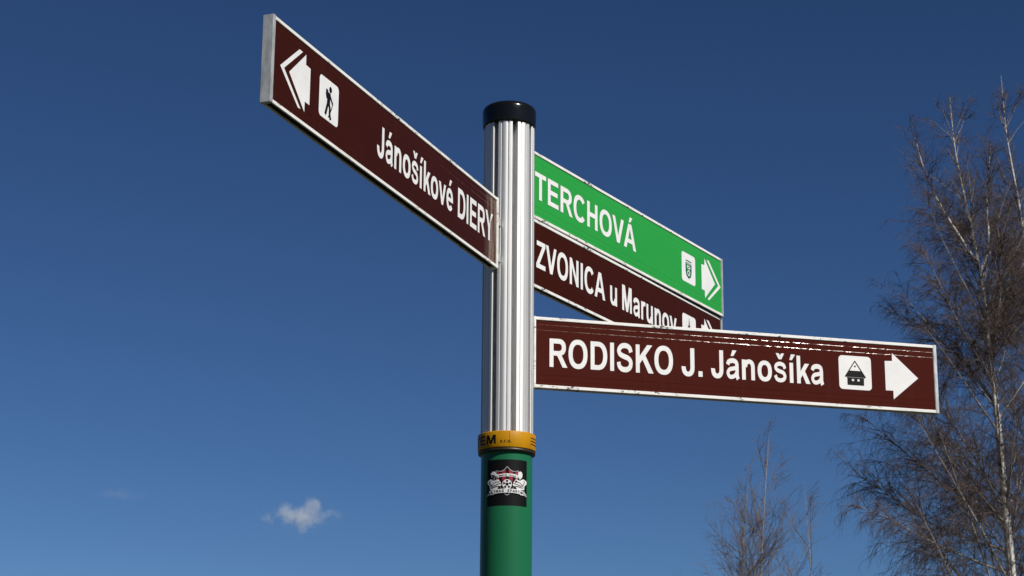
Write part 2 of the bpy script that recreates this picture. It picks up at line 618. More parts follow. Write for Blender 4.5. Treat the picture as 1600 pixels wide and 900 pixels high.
def make_sign(az, r0, r1, z0, side, foil_mat, label, texts, plate_x, symbol, arrow_x, chevron):
    """side +1: the sign points to the viewer's right, -1: to the left.  Layout x runs to the viewer's right;
    for side -1 it is minus the distance from the pole's axis."""
    def place(x, h, o):
        return Vector((x, -o, h)) if side > 0 else Vector((-x, o, h))
    xa, xb = (r0, r1) if side > 0 else (-r1, -r0)
    half = T / 2
    rec = half - 0.0014              # the foil lies a little behind the rims

    def put(name, bm, mat, parent):
        for q in bm.verts:
            q.co = place(q.co.x, q.co.y, q.co.z)
        bmesh.ops.recalc_face_normals(bm, faces=bm.faces[:])
        return bm_obj(name, bm, mat, parent)
    # body: a closed aluminium extrusion with proud rims along its edges on both faces
    b = 0.0009
    q4 = [(half - b, 0.0), (half, b), (half, LIP - b), (half - b, LIP), (rec - 0.0022, LIP),
          (rec - 0.0022, H - LIP), (half - b, H - LIP), (half, H - LIP + b), (half, H - b), (half - b, H)]
    ch = [(half - 0.0022, 0.0), (half - 0.0026, 0.014)]
    sec = q4[1:] + [(-o, h) for o, h in reversed(q4[1:])] + [(-half + b, 0.0)] + [(-o, h) for o, h in ch] + ch[::-1] + [(half - b, 0.0)]
    v, f = sweep_profile(sec, xa + 0.003, xb - 0.003)
    body = put('sign_panel', solid(v, f), RIM, post)
    body.location = (0, 0, z0)
    body.rotation_euler = (0, 0, az)
    tag(body, label)
    # printed foil with the slight ribs of the panel under it
    rr = random.Random(int(az * 1000))
    NX = 150
    xs = [xa + 0.0045 + (xb - xa - 0.009) * k / NX for k in range(NX + 1)]
    rows_ = []
    amp = [[0.45 + 0.75 * rr.random() for _ in range(NX + 1)] for _ in range(4)]
    for k, x in enumerate(xs):
        pts = [(rec - 0.00060, LIP + 0.0002)]
        for q, (rb, o0, o1) in enumerate(((LIP + 0.0095, -0.00060, -0.00032), (LIP + 0.0215, -0.00032, 0.0),
                                          (H - LIP - 0.0215, 0.0, -0.00032), (H - LIP - 0.0095, -0.00032, -0.00060))):
            wd = 0.0013 / amp[q][k]
            for m_ in range(7):      # the middle of the panel is raised in two small steps
                w = m_ / 6
                pts.append((rec + o0 + (o1 - o0) * w * w * (3 - 2 * w), rb + wd * (w - 0.5)))
        pts.append((rec - 0.00060, H - LIP - 0.0002))
        rows_.append(pts + [(rec - 0.0021, H - LIP - 0.0002), (rec - 0.0021, LIP + 0.0002)])
    n_ = len(rows_[0])
    v = [(x, h, o) for x, row in zip(xs, rows_) for o, h in row]
    f = [(k * n_ + m_, k * n_ + (m_ + 1) % n_, (k + 1) * n_ + (m_ + 1) % n_, (k + 1) * n_ + m_) for k in range(NX) for m_ in range(n_)]
    f += [tuple(range(n_)), tuple(range((NX + 1) * n_ - 1, NX * n_ - 1, -1))]
    fo = put('foil_sheet', solid(v, f), foil_mat, body)
    # dark fill of the lower channel: underside shade put into its colour
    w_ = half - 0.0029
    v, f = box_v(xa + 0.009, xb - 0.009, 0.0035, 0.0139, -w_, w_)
    put('channel_shade_fill', solid(v, f), UNDER_SHADE, body)
    # blank sheet on the back
    v, f = box_v(xa + 0.0045, xb - 0.0045, LIP + 0.0002, H - LIP - 0.0002, -rec, -rec + 0.0021)
    put('back_sheet', solid(v, f), CAP_GREY, body)
    # end caps: thin channels that wrap round the panel's ends
    for xo, xi, outer in ((xb, xb - 0.0085, side > 0), (xa, xa + (0.0085 if side < 0 else 0.0045), side < 0)):
        e = 0.0008
        x_lo, x_hi = min(xo, xi), max(xo, xi)
        v, f = box_v(x_lo, x_hi, -e, H + e, -half - e, half + e)
        bm = solid(v, f)
        bmesh.ops.recalc_face_normals(bm, faces=bm.faces[:])
        bmesh.ops.bevel(bm, geom=bm.edges[:], offset=0.0011, segments=2, affect='EDGES')
        put('end_cap', bm, CAP_GREY if outer else RIM, body)
    top = rec + 0.0002               # print lies 0.2 mm on the foil

    def printed(name, pieces, mat, lift=0.0):
        bm = pieces_mesh(pieces, lambda x, y, o: Vector((x, y, o + top + lift)))
        for q in bm.verts:
            q.co = place(q.co.x, q.co.y, q.co.z)
        return bm_obj(name, bm, mat, body)
    for txt, x0, x1 in texts:
        printed('lettering', text_pieces(txt, x0, x1, 0.0472, 0.0620), WHITE, 0.0005)
    # arrow
    d = 1 if side > 0 else -1
    A = lambda x, y: (arrow_x + d * x, y)
    ar = [A(0, .0447), A(.0178, .0450), A(.0180, .0255), A(.0785, .0765), A(.0180, .1305), A(.0178, .1122), A(0, .1112)]
    printed('arrow', [ar], WHITE, 0.0001)
    if chevron:
        ch = [A(.0440, .1305), A(.1115, .0760), A(.0420, .0252), A(.0325, .0262), A(.0975, .0765), A(.0310, .1305)]
        printed('arrow_chevron', [ch[0:2] + [ch[4], ch[5]], ch[1:3] + [ch[3], ch[4]]], WHITE, 0.0001)
    printed('pictogram_plate', [rounded(plate_x, .0415, plate_x + .0765, .1175, .0085)], WHITE, 0.0001)
    cx, cy = plate_x + .03825, .0795
    k = 0.001
    for name, mat, pieces in symbol:
        pp = []
        for p in pieces:
            if p[0] == 'strip':
                pp.append(('strip', [(cx + x * k, cy + y * k) for x, y in p[1]], [(cx + x * k, cy + y * k) for x, y in p[2]]))
            else:
                pp.append([(cx + x * k, cy + y * k) for x, y in p])
        printed(name, pp, mat, 0.0004 + 0.0003 * symbol.index((name, mat, pieces)))
    return body


HOUSE = [('house_symbol', BLACK_P, [
    [(-25, -9), (-1, 27), (0, 27), (0, 24.5), (-22, -9)], [(25, -9), (22, -9), (0, 24.5), (0, 27), (1, 27)],
    [(-25, -10), (25, -10), (16, 4.5), (-16, 4.5)], [(-21, -10.8), (23, -10.8), (21, -12.6), (-19, -12.6)],
    [(-19, -12.4), (20, -12.4), (20, -28), (-19, -28)], circle(0, 14.5, 2.0)]),
    ('house_window', WHITE, [bar(-8.5, -19, -3.5, -14.5), bar(4.5, -19, 9.5, -14.5)])]
HIKER = [('hiker_symbol', BLACK_P, [
    circle(5, 22, 5.4, ry=5.8), stroke([(0, 15), (-1, 5), (-2, -6)], 12), stroke([(-8, 19), (-9, 10), (-6, 3)], 8),
    stroke([(-3, -3), (-8, -16), (-13, -29)], 7), stroke([(-1, -3), (4, -14), (4, -24), (8, -33)], 7),
    stroke([(2, 13), (9, 4), (15, -2)], 4.6), stroke([(15.5, 0), (10, -13), (-1, -31)], 2.6)])]
CREST = [('crest_shield', CREST_G, [[(-17, 14), (17, 14), (17, -8), (13, -20), (0, -27), (-13, -20), (-17, -8)], bar(-16, 17.5, 16, 20.5)]),
         ('crest_figure', WHITE, [stroke([(-8, 8), (-6, 1), (4, 0), (9, 5)], 3), bar(-6, 4.5, 5, 7), bar(-12, 10.5, 12, 11.6),
                                  arc(0, -12, 8, 7.5, 3, 3, 20, 340, 2.0), stroke([(2, -13), (8, -10)], 2.4)])]
BELL = [('bell_tower_symbol', BLACK_P, [
    bar(-0.9, 18, 0.9, 30), circle(0, 20, 2.4), [(-4, 10), (4, 10), (1.2, 19), (-1.2, 19)], [(-15, 1), (15, 1), (5, 10), (-5, 10)],
    bar(-11, -8, -8, 1), bar(8, -8, 11, 1), circle(0, -4, 4.5), [(-20, -14), (20, -14), (12, -8), (-12, -8)], bar(-14, -29, 14, -14)])]

make_sign(4.3448, 0.0841, 1.1193, Z0 + 1.2114, -1, BROWN_D,
          'brown sign reading Jánošíkové DIERY with hiker symbol, arrow pointing left',
          [('Jánošíkové', -0.6975, -0.3330), ('DIERY', -0.3065, -0.1140)], -0.9390, HIKER, -0.9750, True)
make_sign(1.0263, 0.0600, 1.0588, Z0 + 1.3747, 1, GREEN_F,
          'green sign reading TERCHOVÁ with town crest, arrow pointing right',
          [('TERCHOVÁ', 0.0965, 0.5750)], 0.8215, CREST, 0.9345, True)
make_sign(1.0333, 0.0600, 1.0656, Z0 + 1.2180, 1, BROWN_DEEP,
          'brown sign reading ZVONICA u Marunov half hidden below the green sign',
          [('ZVONICA', 0.1050, 0.4240), ('u', 0.4490, 0.4830), ('Marunov', 0.5090, 0.7980)], 0.8320, BELL, 0.9415, True)
make_sign(0.2428, 0.0551, 0.9822, Z0 + 0.9768, 1, BROWN,
          'brown sign reading RODISKO J. Jánošíka with log house symbol, lowest on the post',
          [('RODISKO', 0.0896, 0.3645), ('J.', 0.3839, 0.4312), ('Jánošíka', 0.4509, 0.7116)], 0.7475, HOUSE, 0.8570, False)

# clamps that hold each sign in a slot of the fluted pole
for az, r0, z0 in ((4.3448, 0.0841, 1.2114), (1.0263, 0.060, 1.3747), (1.0333, 0.060, 1.2180), (0.2428, 0.0551, 0.9768)):
    for dz in (0.030, 0.110):
        bm = bmesh.new()
        bmesh.ops.create_cube(bm, size=1.0)
        L = max(r0 + 0.004 - 0.040, 0.012)
        bmesh.ops.scale(bm, vec=(L, 0.0075, 0.016), verts=bm.verts[:])
        bmesh.ops.translate(bm, vec=(0.040 + L / 2, 0, 0), verts=bm.verts[:])
        o = bm_obj('sign_clamp', bm, CAP_GREY, post)
        o.location = (0, 0, Z0 + z0 + dz)
        o.rotation_euler = (0, 0, az)

# ------------------------------------------------------------------ lettering on the collar


def wrap(radius, zc, az0):
    """flat (x = arc length to the viewer's right, y = height) -> point on a vertical cylinder"""
    def g(x, y, o):
        a = az0 + x / radius
        return Vector(((radius + o) * math.cos(a), (radius + o) * math.sin(a), zc + y))
    return g


FRONT = R(270)
ring_r = 0.0606


def arc_len(px, cx, rpx, radius):
    return math.asin(max(-0.99, min(0.99, (px - cx) / rpx))) * radius


xr = arc_len(774.0, 791.3, 46.2, ring_r)
xl = xr - 0.066
bm = pieces_mesh(text_pieces('TEM', xl, xr, -0.0085, 0.0185), wrap(ring_r + 0.00015, Z0 + 0.8525, FRONT), slices=0.002)
bm_obj('maker_lettering', bm, BLACK_P, ring)
bm = pieces_mesh(text_pieces('s.r.o.', arc_len(780.6, 791.3, 46.2, ring_r), arc_len(799, 791.3, 46.2, ring_r), -0.0072, 0.0075),
                 wrap(ring_r + 0.00015, Z0 + 0.8525, FRONT), slices=0.002)
bm_obj('maker_lettering', bm, BLACK_P, ring)
rows = []
random.seed(4)
x0 = arc_len(829, 791.3, 46.2, ring_r)
for row in range(3):
    x = x0
    while x < x0 + 0.030:
        w = random.uniform(0.0012, 0.0030)
        rows.append(bar(x, 0.0065 - row * 0.0065, x + w, 0.0092 - row * 0.0065))
        x += w + random.uniform(0.0006, 0.0012)
bm = pieces_mesh(rows, wrap(ring_r + 0.00015, Z0 + 0.8525, FRONT), slices=0.002)
bm_obj('small_print', bm, BLACK_P, ring)
# seam of the collar
seam = [bar(0.0052, -0.0150, 0.0058, 0.0165)]
bm = pieces_mesh(seam, wrap(ring_r + 0.0001, Z0 + 0.8525, FRONT), slices=0.002)
bm_obj('collar_seam', bm, RINGDK, ring)

# ------------------------------------------------------------------ sticker on the green pole
G_R = 0.0535
CX_PX, R_PX = 44.5, 41.6           # the pole in the enlarged view of the sticker (1 unit = 1 photo pixel)


def sp(X, Y):
    """enlarged sticker view (x10) -> flat sticker coordinates in metres"""
    s = max(-0.985, min(0.985, (X / 10 - CX_PX) / R_PX))
    a = math.asin(s)
    y = Y / 10 - 8.0 * (1 - math.cos(a))
    return (a * G_R, (43.5 - y) * 0.001325)


def poly(*pts):
    return [sp(x, y) for x, y in pts]


def spstroke(pts, w):
    st = stroke([(x, -y) for x, y in pts], w)
    return ('strip', [sp(x, -y) for x, y in st[1]], [sp(x, -y) for x, y in st[2]])


def spcircle(cx, cy, r_, n=20):
    return [sp(x, y) for x, y in circle(cx, cy, r_, n)]


st_root = None


def sticker_layer(name, pieces, mat, level, parent):
    bm = pieces_mesh(pieces, wrap(G_R + 0.00025 + 0.00022 * level, Z0 + 0.7635, FRONT), slices=0.0025)
    return bm_obj(name, bm, mat, parent)


base = []
N = 24
xs0, xs1 = sp(140, 0)[0], sp(768, 0)[0]
base = [[(xs0, -0.0478), (xs1, -0.0478), (xs1, 0.0478), (xs0, 0.0478)]]
sticker = sticker_layer('sticker', base, STICK, 0, post)
tag(sticker, 'black square sticker with football supporters emblem on the green pole')
shield = [(272, 252), (350, 262), (405, 235), (455, 180), (508, 235), (560, 262), (640, 252), (636, 330), (610, 420), (560, 520), (500, 615), (455, 640), (408, 615), (350, 520), (300, 420), (276, 330)]
mid = (455, 420)
inner = [(mid[0] + (x - mid[0]) * 0.93, mid[1] + (y - mid[1]) * 0.94) for x, y in shield]
sticker_layer('shield_edge', [poly(*shield)], STICK_G, 1, sticker)
sticker_layer('shield_field', [poly(*inner)], STICK, 2, sticker)
sticker_layer('shield_stripe', [poly((375, 262), (408, 252), (432, 228), (432, 420), (375, 420)), poly((482, 232), (508, 252), (542, 268), (542, 420), (482, 420)),
                                poly((292, 270), (325, 272), (330, 420), (308, 400)), poly((588, 272), (622, 268), (606, 400), (584, 420))], STICK_R, 3, sticker)
sticker_layer('small_banner', [spstroke([(300, 345), (340, 330), (455, 318), (570, 330), (620, 352)], 46)], STICK_W, 4, sticker)


def text_on(text, pts, w_px, level, parent):
    """text along a curve of the enlarged view"""
    out = []
    n = len(text)
    P = stroke([(x, -y) for x, y in pts], 0)[1]
    for i, c in enumerate(text):
        if c == ' ':
            continue
        t = (i + 0.5) / n * (len(P) - 1)
        k = min(int(t), len(P) - 2)
        q = [P[k][j] + (P[k + 1][j] - P[k][j]) * (t - k) for j in (0, 1)]
        d = Vector((P[k + 1][0] - P[k][0], P[k + 1][1] - P[k][1])).normalized()
        nn = Vector((-d.y, d.x))
        adv, ps = GLYPHS[c]
        s = w_px / 716
        tr = lambda a, b: sp(q[0] + ((a - adv / 2) * d.x + (b - 358) * nn.x) * s, -(q[1] + ((a - adv / 2) * d.y + (b - 358) * nn.y) * s))
        for p in ps:
            if p[0] == 'strip':
                out.append(('strip', [tr(*t2) for t2 in p[1]], [tr(*t2) for t2 in p[2]]))
            else:
                out.append([tr(*t2) for t2 in p])
    return sticker_layer('emblem_lettering', out, STICK, level, parent)


text_on('SPARTAK TRNAVA', [(325, 336), (455, 320), (600, 344)], 21, 5, sticker)
# the two supporters, arms crossed
for sgn, nm in ((-1, 'supporter_figure'), (1, 'supporter_figure')):
    def m(x, y):
        return (455 + sgn * x, y)
    if sgn < 0:
        head = [circle(*m(212, 325), 46, 18, 56), [m(262, 300), m(150, 312), m(150, 335), m(250, 338)]]
    else:
        head = [circle(*m(208, 325), 36, 18, 58)]
    bodyp = [[m(275, 400), m(240, 385), m(140, 392), m(105, 430), m(90, 480), m(110, 500), m(150, 520), m(150, 560), m(270, 560), m(275, 500), m(308, 470), m(308, 430)]]
    sticker_layer(nm, [poly(*p) for p in head + bodyp], STICK_W, 4 if sgn < 0 else 4.3, sticker)
    folds = [spstroke([m(275, 420), m(265, 470), m(230, 500), m(160, 470), m(105, 455)], 11), spstroke([m(120, 430), m(190, 440), m(255, 500)], 9),
             spstroke([m(100, 505), m(160, 500), m(230, 525), m(262, 520)], 12), spstroke([m(245, 385), m(205, 400), m(165, 390)], 13)]
    if sgn < 0:
        folds += [spstroke([m(258, 340), m(225, 330), m(190, 345), m(180, 385)], 14), poly(m(240, 350), m(200, 352), m(205, 378), m(232, 382))]
    else:
        folds += [poly(m(120, 425), m(150, 405), m(165, 425), m(140, 445))]
    sticker_layer('figure_line', folds, STICK, 5.5, sticker)
sticker_layer('ball_edge', [spcircle(455, 465, 88)], STICK, 6, sticker)
ball = sticker_layer('ball', [spcircle(455, 465, 78)], STICK_W, 7, sticker)
pat = [spcircle(455, 465, 27, 5)]
for k in range(5):
    a = R(90 + 72 * k)
    ex, ey = 455 + 64 * math.cos(a), 465 - 64 * math.sin(a)
    tx, ty = math.sin(a), math.cos(a)
    pat.append(poly((ex + 22 * tx, ey + 22 * ty), (ex - 22 * tx, ey - 22 * ty), (ex - 30 * math.cos(a) - 8 * tx, ey + 30 * math.sin(a) - 8 * ty), (ex - 30 * math.cos(a) + 8 * tx, ey + 30 * math.sin(a) + 8 * ty))
               )
    pat.append(spstroke([(455, 465), (ex, ey)], 5))
sticker_layer('ball_patch', pat, STICK, 8, sticker)
for tail in (poly((140, 668), (165, 605), (235, 600), (240, 640), (190, 640)), poly((770, 676), (745, 612), (668, 600), (664, 640), (720, 645))):
    sticker_layer('banner_tail', [tail], STICK_G, 7.5, sticker)
sticker_layer('banner', [spstroke([(180, 615), (250, 590), (350, 572), (455, 566), (560, 572), (650, 590), (722, 620)], 62)], STICK_W, 9, sticker)
text_on('ULTRAS SPARTAK', [(190, 608), (300, 580), (455, 566), (600, 580), (715, 612)], 40, 10, sticker)

# ------------------------------------------------------------------ trees
rng = np.random.default_rng(11)


def tubes(paths, radii, sides=3):
    """paths (N,P,3), radii (N,P) -> verts (N*P*sides,3), faces"""
    N, P, _ = paths.shape
    d = np.gradient(paths, axis=1)
    d /= np.linalg.norm(d, axis=2, keepdims=True) + 1e-9
    ref = np.where(np.abs(d[..., 2:3]) > 0.9, np.array([1.0, 0, 0]), np.array([0, 0, 1.0]))
    u = np.cross(d, ref)
    u /= np.linalg.norm(u, axis=2, keepdims=True) + 1e-9
    w = np.cross(d, u)
    a = np.arange(sides) * 2 * np.pi / sides
    v = paths[:, :, None, :] + radii[:, :, None, None] * (np.cos(a)[None, None, :, None] * u[:, :, None, :] + np.sin(a)[None, None, :, None] * w[:, :, None, :])
    idx = np.arange(N * P * sides).reshape(N, P, sides)
    q = np.stack([idx[:, :-1, :], np.roll(idx, -1, 2)[:, :-1, :], np.roll(idx, -1, 2)[:, 1:, :], idx[:, 1:, :]], axis=-1).reshape(-1, 4)
    return v.reshape(-1, 3), q


def np_mesh(name, v, q, mat, parent, origin):
    me = bpy.data.meshes.new(name)
    v = (v - np.array(origin)).astype(np.float32)
    me.vertices.add(len(v))
    me.vertices.foreach_set('co', v.ravel())
    me.loops.add(q.size)
    me.loops.foreach_set('vertex_index', q.ravel().astype(np.int32))
    me.polygons.add(len(q))
    me.polygons.foreach_set('loop_start', np.arange(0, q.size, 4, dtype=np.int32))
    me.polygons.foreach_set('loop_total', np.full(len(q), 4, dtype=np.int32))
    me.polygons.foreach_set('use_smooth', np.ones(len(q), dtype=bool))
    me.materials.append(mat)
    me.update(calc_edges=True)
    o = bpy.data.objects.new(name, me)
    COL.objects.link(o)
    o.parent = parent
    return o


def unit(a):
    return a / (np.linalg.norm(a, axis=-1, keepdims=True) + 1e-9)


def resample(pts, n):
    pts = np.array(pts, float)
    s = np.r_[0, np.cumsum(np.linalg.norm(np.diff(pts, axis=0), axis=1))]
    t = np.linspace(0, s[-1], n)
    out = np.stack([np.interp(t, s, pts[:, k]) for k in range(3)], axis=1)
    for _ in range(2):               # soften corners
        out[1:-1] = 0.5 * out[1:-1] + 0.25 * (out[:-2] + out[2:])
    return out


def children(paths, per, t0, t1, length, spread, droop, P, wob, up=0.0):
    """grow `per` shoots from every path; returns paths (N*per,P,3) and the parent parameter"""
    N, Q, _ = paths.shape
    t = rng.uniform(t0, t1, (N, per))
    k = t * (Q - 1)
    i = np.clip(k.astype(int), 0, Q - 2)
    fr = (k - i)[..., None]
    n_i = np.arange(N)[:, None]
    base = paths[n_i, i] * (1 - fr) + paths[n_i, i + 1] * fr
    axis = unit(paths[n_i, i + 1] - paths[n_i, i])
    side = unit(np.cross(axis, rng.normal(size=axis.shape)))
    ang = np.radians(rng.uniform(spread[0], spread[1], (N, per)))[..., None]
    d = unit(axis * np.cos(ang) + side * np.sin(ang) + np.array([0, 0, up]))
    plen = np.linalg.norm(np.diff(paths, axis=1), axis=2).sum(1)[:, None]
    L = length(t, plen) * rng.uniform(0.6, 1.25, (N, per))
    d = d.reshape(-1, 3)
    L = L.reshape(-1)
    out = [base.reshape(-1, 3)]
    for s in range(P - 1):
        dr = droop(out[0][:, 2:3]) if callable(droop) else droop
        d = unit(d + rng.normal(size=d.shape) * wob + np.array([0, 0, -1.0]) * (dr * (s + 1) / (P - 1)))
        out.append(out[-1] + d * (L / (P - 1))[:, None])
    return np.stack(out, axis=1), t.reshape(-1)


def taper(n, P, r0, r1):
    return np.broadcast_to(np.linspace(r0, r1, P), (n, P)).copy()


def trunk_mesh(name, path, r0, r1, mat, parent, origin, pw=0.8, sides=10):
    P = len(path)
    rad = (r1 + (r0 - r1) * (1 - np.linspace(0, 1, P)) ** pw)[None, :]
    v, q = tubes(path[None], rad, sides)
    return np_mesh(name, v, q, mat, parent, origin)


def pix(pts, Y):
    return [tuple(at(x, y, Y + dy)) for x, y, dy in pts]


def birch(trunk_px, Y, limbs_px, label, r0, n_limbs, dens, seed):
    global rng
    rng = np.random.default_rng(seed)
    pts = pix(trunk_px, Y)
    bx, by = pts[0][0], pts[0][1]
    slope = (np.array(pts[1]) - np.array(pts[0]))
    foot = (bx - slope[0] / slope[2] * pts[0][2] * 0.35, by, -0.1)
    path = resample([foot, (foot[0] * 0.5 + bx * 0.5, by, pts[0][2] * 0.55)] + pts, 60)
    root = empty('birch_tree', (foot[0], foot[1], 0))
    tag(root, label, 'tree', 'bare trees behind the signpost')
    org = (foot[0], foot[1], 0)
    trunk_mesh('trunk', path, r0, 0.0015, BIRCH, root, org, 1.12)
    big = []
    for lp, ra in limbs_px:
        lpth = resample(pix(lp, Y), 24)
        j = int(np.argmin(np.linalg.norm(path - lpth[0], axis=1)))
        lpth[0] = path[j]
        trunk_mesh('limb', lpth, ra, 0.002, BIRCH if ra > 0.0215 else LIMB, root, org, 0.9, 7)
        big.append(lpth)
    P1 = 12
    top = path[-1][2]
    hang = lambda k: (lambda z: k * np.clip((top - z - 0.8) / 4.0, 0.08, 1.0))     # twigs hang more the lower they grow
    la, ta = children(path[None, 14:], int(n_limbs * 0.68), 0.0, 0.72, lambda t, p: 3.9 * np.clip(1 - t, 0, 1) ** 0.85 + 0.22, (24, 50), 0.0, P1, 0.035, 0.0)
    lb, tb = children(path[None, 14:], int(n_limbs * 0.62), 0.52, 0.96, lambda t, p: 2.6 * np.clip(1 - t, 0, 1) ** 0.8 + 0.22, (14, 40), 0.0, P1, 0.04, 0.0)
    lim, t = np.concatenate([la, lb]), np.concatenate([ta, tb])
    for lp, tt in zip(lim, t):
        ra = 0.007 + 0.016 * (1 - tt)
        trunk_mesh('limb', lp, ra, 0.002, LIMB, root, org, 0.8, 5)
    bigr = np.stack([resample(b, P1) for b in big])
    allp = np.concatenate([lim, bigr, bigr])
    plen = np.linalg.norm(np.diff(allp, axis=1), axis=2).sum(1)
    n2 = int(24 * dens)
    b2, t2 = children(allp, n2, 0.08, 1.0, lambda t, p: (0.20 + 0.30 * p) * (1.15 - 0.70 * t), (18, 54), hang(0.12), 8, 0.09)
    keep = rng.uniform(size=len(b2)) < np.repeat(np.clip(plen / 2.3, 0.12, 1.0), n2)
    b2 = b2[keep]
    high = np.clip((b2[:, 0, 2] - 8.5) / 4.0, 0, 1)          # the crown thins out towards its top
    b2 = b2[rng.uniform(size=len(b2)) < 1.0 - 0.50 * high]
    # fine upright shoots that finish the leaders
    lead = np.stack([resample(path[36:], P1)] + [resample(b[8:], P1) for b in big])
    up_, _ = children(lead, 16, 0.05, 0.99, lambda t, p: 0.80 * (1 - t) + 0.14, (10, 38), -0.02, 8, 0.05)
    up_ = np.concatenate([up_, children(lead[:1], 40, 0.2, 0.98, lambda t, p: 0.95 * (1 - t) + 0.16, (10, 34), -0.02, 8, 0.05)[0]])
    b3, _ = children(b2, int(9 * dens), 0.08, 1.0, lambda t, p: (0.12 + 0.32 * p) * (1.1 - 0.5 * t), (22, 60), hang(0.55), 7, 0.07)
    b4, _ = children(b3, 2, 0.1, 0.95, lambda t, p: 0.08 + 0.42 * p, (22, 55), hang(0.60), 4, 0.09)
    b3u, _ = children(up_, 4, 0.15, 0.95, lambda t, p: 0.06 + 0.34 * p, (14, 42), 0.03, 7, 0.06)
    b2, b3 = np.concatenate([b2, up_]), np.concatenate([b3, b3u])
    vs, qs, off = [], [], 0
    for b, ra, rb in ((b2, 0.0070, 0.0022), (b3, 0.0029, 0.0013), (b4, 0.0018, 0.0010)):
        v, q = tubes(b, taper(len(b), b.shape[1], ra, rb), 3)
        vs.append(v)
        qs.append(q + off)
        off += len(v)
    o = np_mesh('crown', np.concatenate(vs), np.concatenate(qs), TWIG, root, org)
    tag(o, kind='stuff')
    return root


main_px = [(1582, 900, 0), (1573, 820, 0), (1569, 767, 0), (1564, 722, 0), (1559, 655, 0), (1552, 598, 0), (1544, 535, 0),
           (1542, 495, 0), (1533, 433, 0), (1520, 367, 0), (1504, 296, 0), (1493, 242, 0), (1487, 189, 0), (1484, 150, 0)]
birch(main_px, 28.0, [
    ([(1531, 429, 0), (1540, 405, .1), (1546, 375, .2), (1542, 330, .3), (1543, 285, .3), (1548, 225, .2)], 0.022),
    ([(1518, 400, 0), (1500, 370, -.2), (1478, 336, -.3), (1451, 287, -.4), (1438, 247, -.4), (1430, 215, -.4)], 0.022),
    ([(1567, 815, 0), (1512, 749, -.4), (1470, 703, -.7), (1434, 655, -.9), (1415, 610, -1)], 0.019),
    ([(1567, 812, 0), (1502, 778, .4), (1421, 713, .8), (1381, 680, 1), (1349, 651, 1.1)], 0.019),
    ([(1574, 860, 0), (1486, 834, .2), (1421, 798, .5), (1372, 762, .6), (1330, 735, .7)], 0.018),
    ([(1584, 900, 0), (1502, 868, -.4), (1437, 838, -.8), (1388, 808, -1), (1336, 790, -1.2)], 0.020),
    ([(1562, 790, 0), (1535, 733, -.3), (1492, 667, -.5), (1470, 632, -.6), (1445, 570, -.7)], 0.018),
    ([(1556, 630, 0), (1520, 580, .3), (1480, 540, .5), (1430, 505, .7), (1395, 490, .8)], 0.016),
    ([(1552, 598, 0), (1520, 545, -.3), (1490, 490, -.5), (1462, 430, -.6), (1445, 395, -.6)], 0.016),
    ([(1545, 540, 0), (1562, 487, -.2), (1564, 430, -.3), (1562, 385, -.4), (1556, 330, -.4)], 0.016),
], 'white trunked bare birch rising behind the end of the lowest sign', 0.135, 64, 1.0, 5)
birch([(1650, 900, 0), (1636, 700, 0), (1622, 540, 0), (1604, 400, 0), (1593, 322, 0), (1582, 264, 0), (1571, 202, 0), (1567, 150, 0), (1564, 118, 0)], 30.0, [
    ([(1618, 510, 0), (1590, 440, -.3), (1570, 400, -.4), (1550, 350, -.4)], 0.018),
    ([(1640, 740, 0), (1600, 680, .3), (1560, 610, .5), (1520, 540, .7)], 0.020),
    ([(1648, 880, 0), (1600, 800, .3), (1560, 740, .5), (1500, 680, .7)], 0.020),
], 'bare birch at the right edge, its white trunk partly out of frame', 0.13, 46, 0.8, 9)


def sapling(stems_px, Y, label, r0, n_side, dens, seed):
    global rng
    rng = np.random.default_rng(seed)
    first = None
    root = None
    stems = []
    for i, spx in enumerate(stems_px):
        pts = pix([(x, y, 0.12 * i) for x, y in spx], Y)
        fx = pts[0][0] + (0 if i == 0 else (first[0] - pts[0][0]) * 0.8)
        path = resample([(fx, Y, -0.05), (pts[0][0] * 0.7 + fx * 0.3, Y, pts[0][2] * 0.5)] + pts, 40)
        if root is None:
            first = pts[0]
            org = (fx, Y, 0)
            root = empty('young_tree', org)
            tag(root, label, 'tree', 'bare trees behind the signpost')
        trunk_mesh('stem', path, r0 * (1 - 0.25 * i), 0.0012, SHOOT, root, org, 1.0, 7)
        stems.append(path)
    allp = np.stack([s[14:] for s in stems])
    b1, _ = children(allp, n_side, 0.0, 0.90, lambda t, p: 2.3 * (1 - t) ** 0.8 + 0.15, (16, 48), -0.04, 9, 0.06)
    b2, _ = children(b1, int(9 * dens), 0.1, 1.0, lambda t, p: (0.08 + 0.36 * p) * (1 - 0.6 * t), (18, 48), -0.01, 6, 0.07)
    b3, _ = children(b2, int(3 * dens), 0.1, 0.95, lambda t, p: 0.06 + 0.42 * p, (18, 48), 0.04, 4, 0.09)
    for b in b1:
        trunk_mesh('branch', b, 0.0055, 0.0016, SHOOT_T, root, org, 0.8, 4)
    vs, qs, off = [], [], 0
    for b, ra, rb in ((b2, 0.0026, 0.0012), (b3, 0.0016, 0.0009)):
        v, q = tubes(b, taper(len(b), b.shape[1], ra, rb), 3)
        vs.append(v)
        qs.append(q + off)
        off += len(v)
    tag(np_mesh('crown', np.concatenate(vs), np.concatenate(qs), SHOOT_T, root, org), kind='stuff')


sapling([[(1188, 900), (1192, 830), (1196, 760), (1199, 715), (1203, 664)], [(1158, 900), (1162, 840), (1167, 790), (1168, 756)], [(1178, 900), (1183, 840), (1186, 790), (1189, 745)]], 26.0,
        'slender bare young tree with several upright stems, left of the birches', 0.042, 36, 1.0, 3)
sapling([[(1268, 900), (1264, 845), (1260, 800), (1256, 752)]], 26.6,
        'thin single stemmed bare young tree between the many stemmed one and birch', 0.028, 22, 1.0, 8)

# ------------------------------------------------------------------ clouds


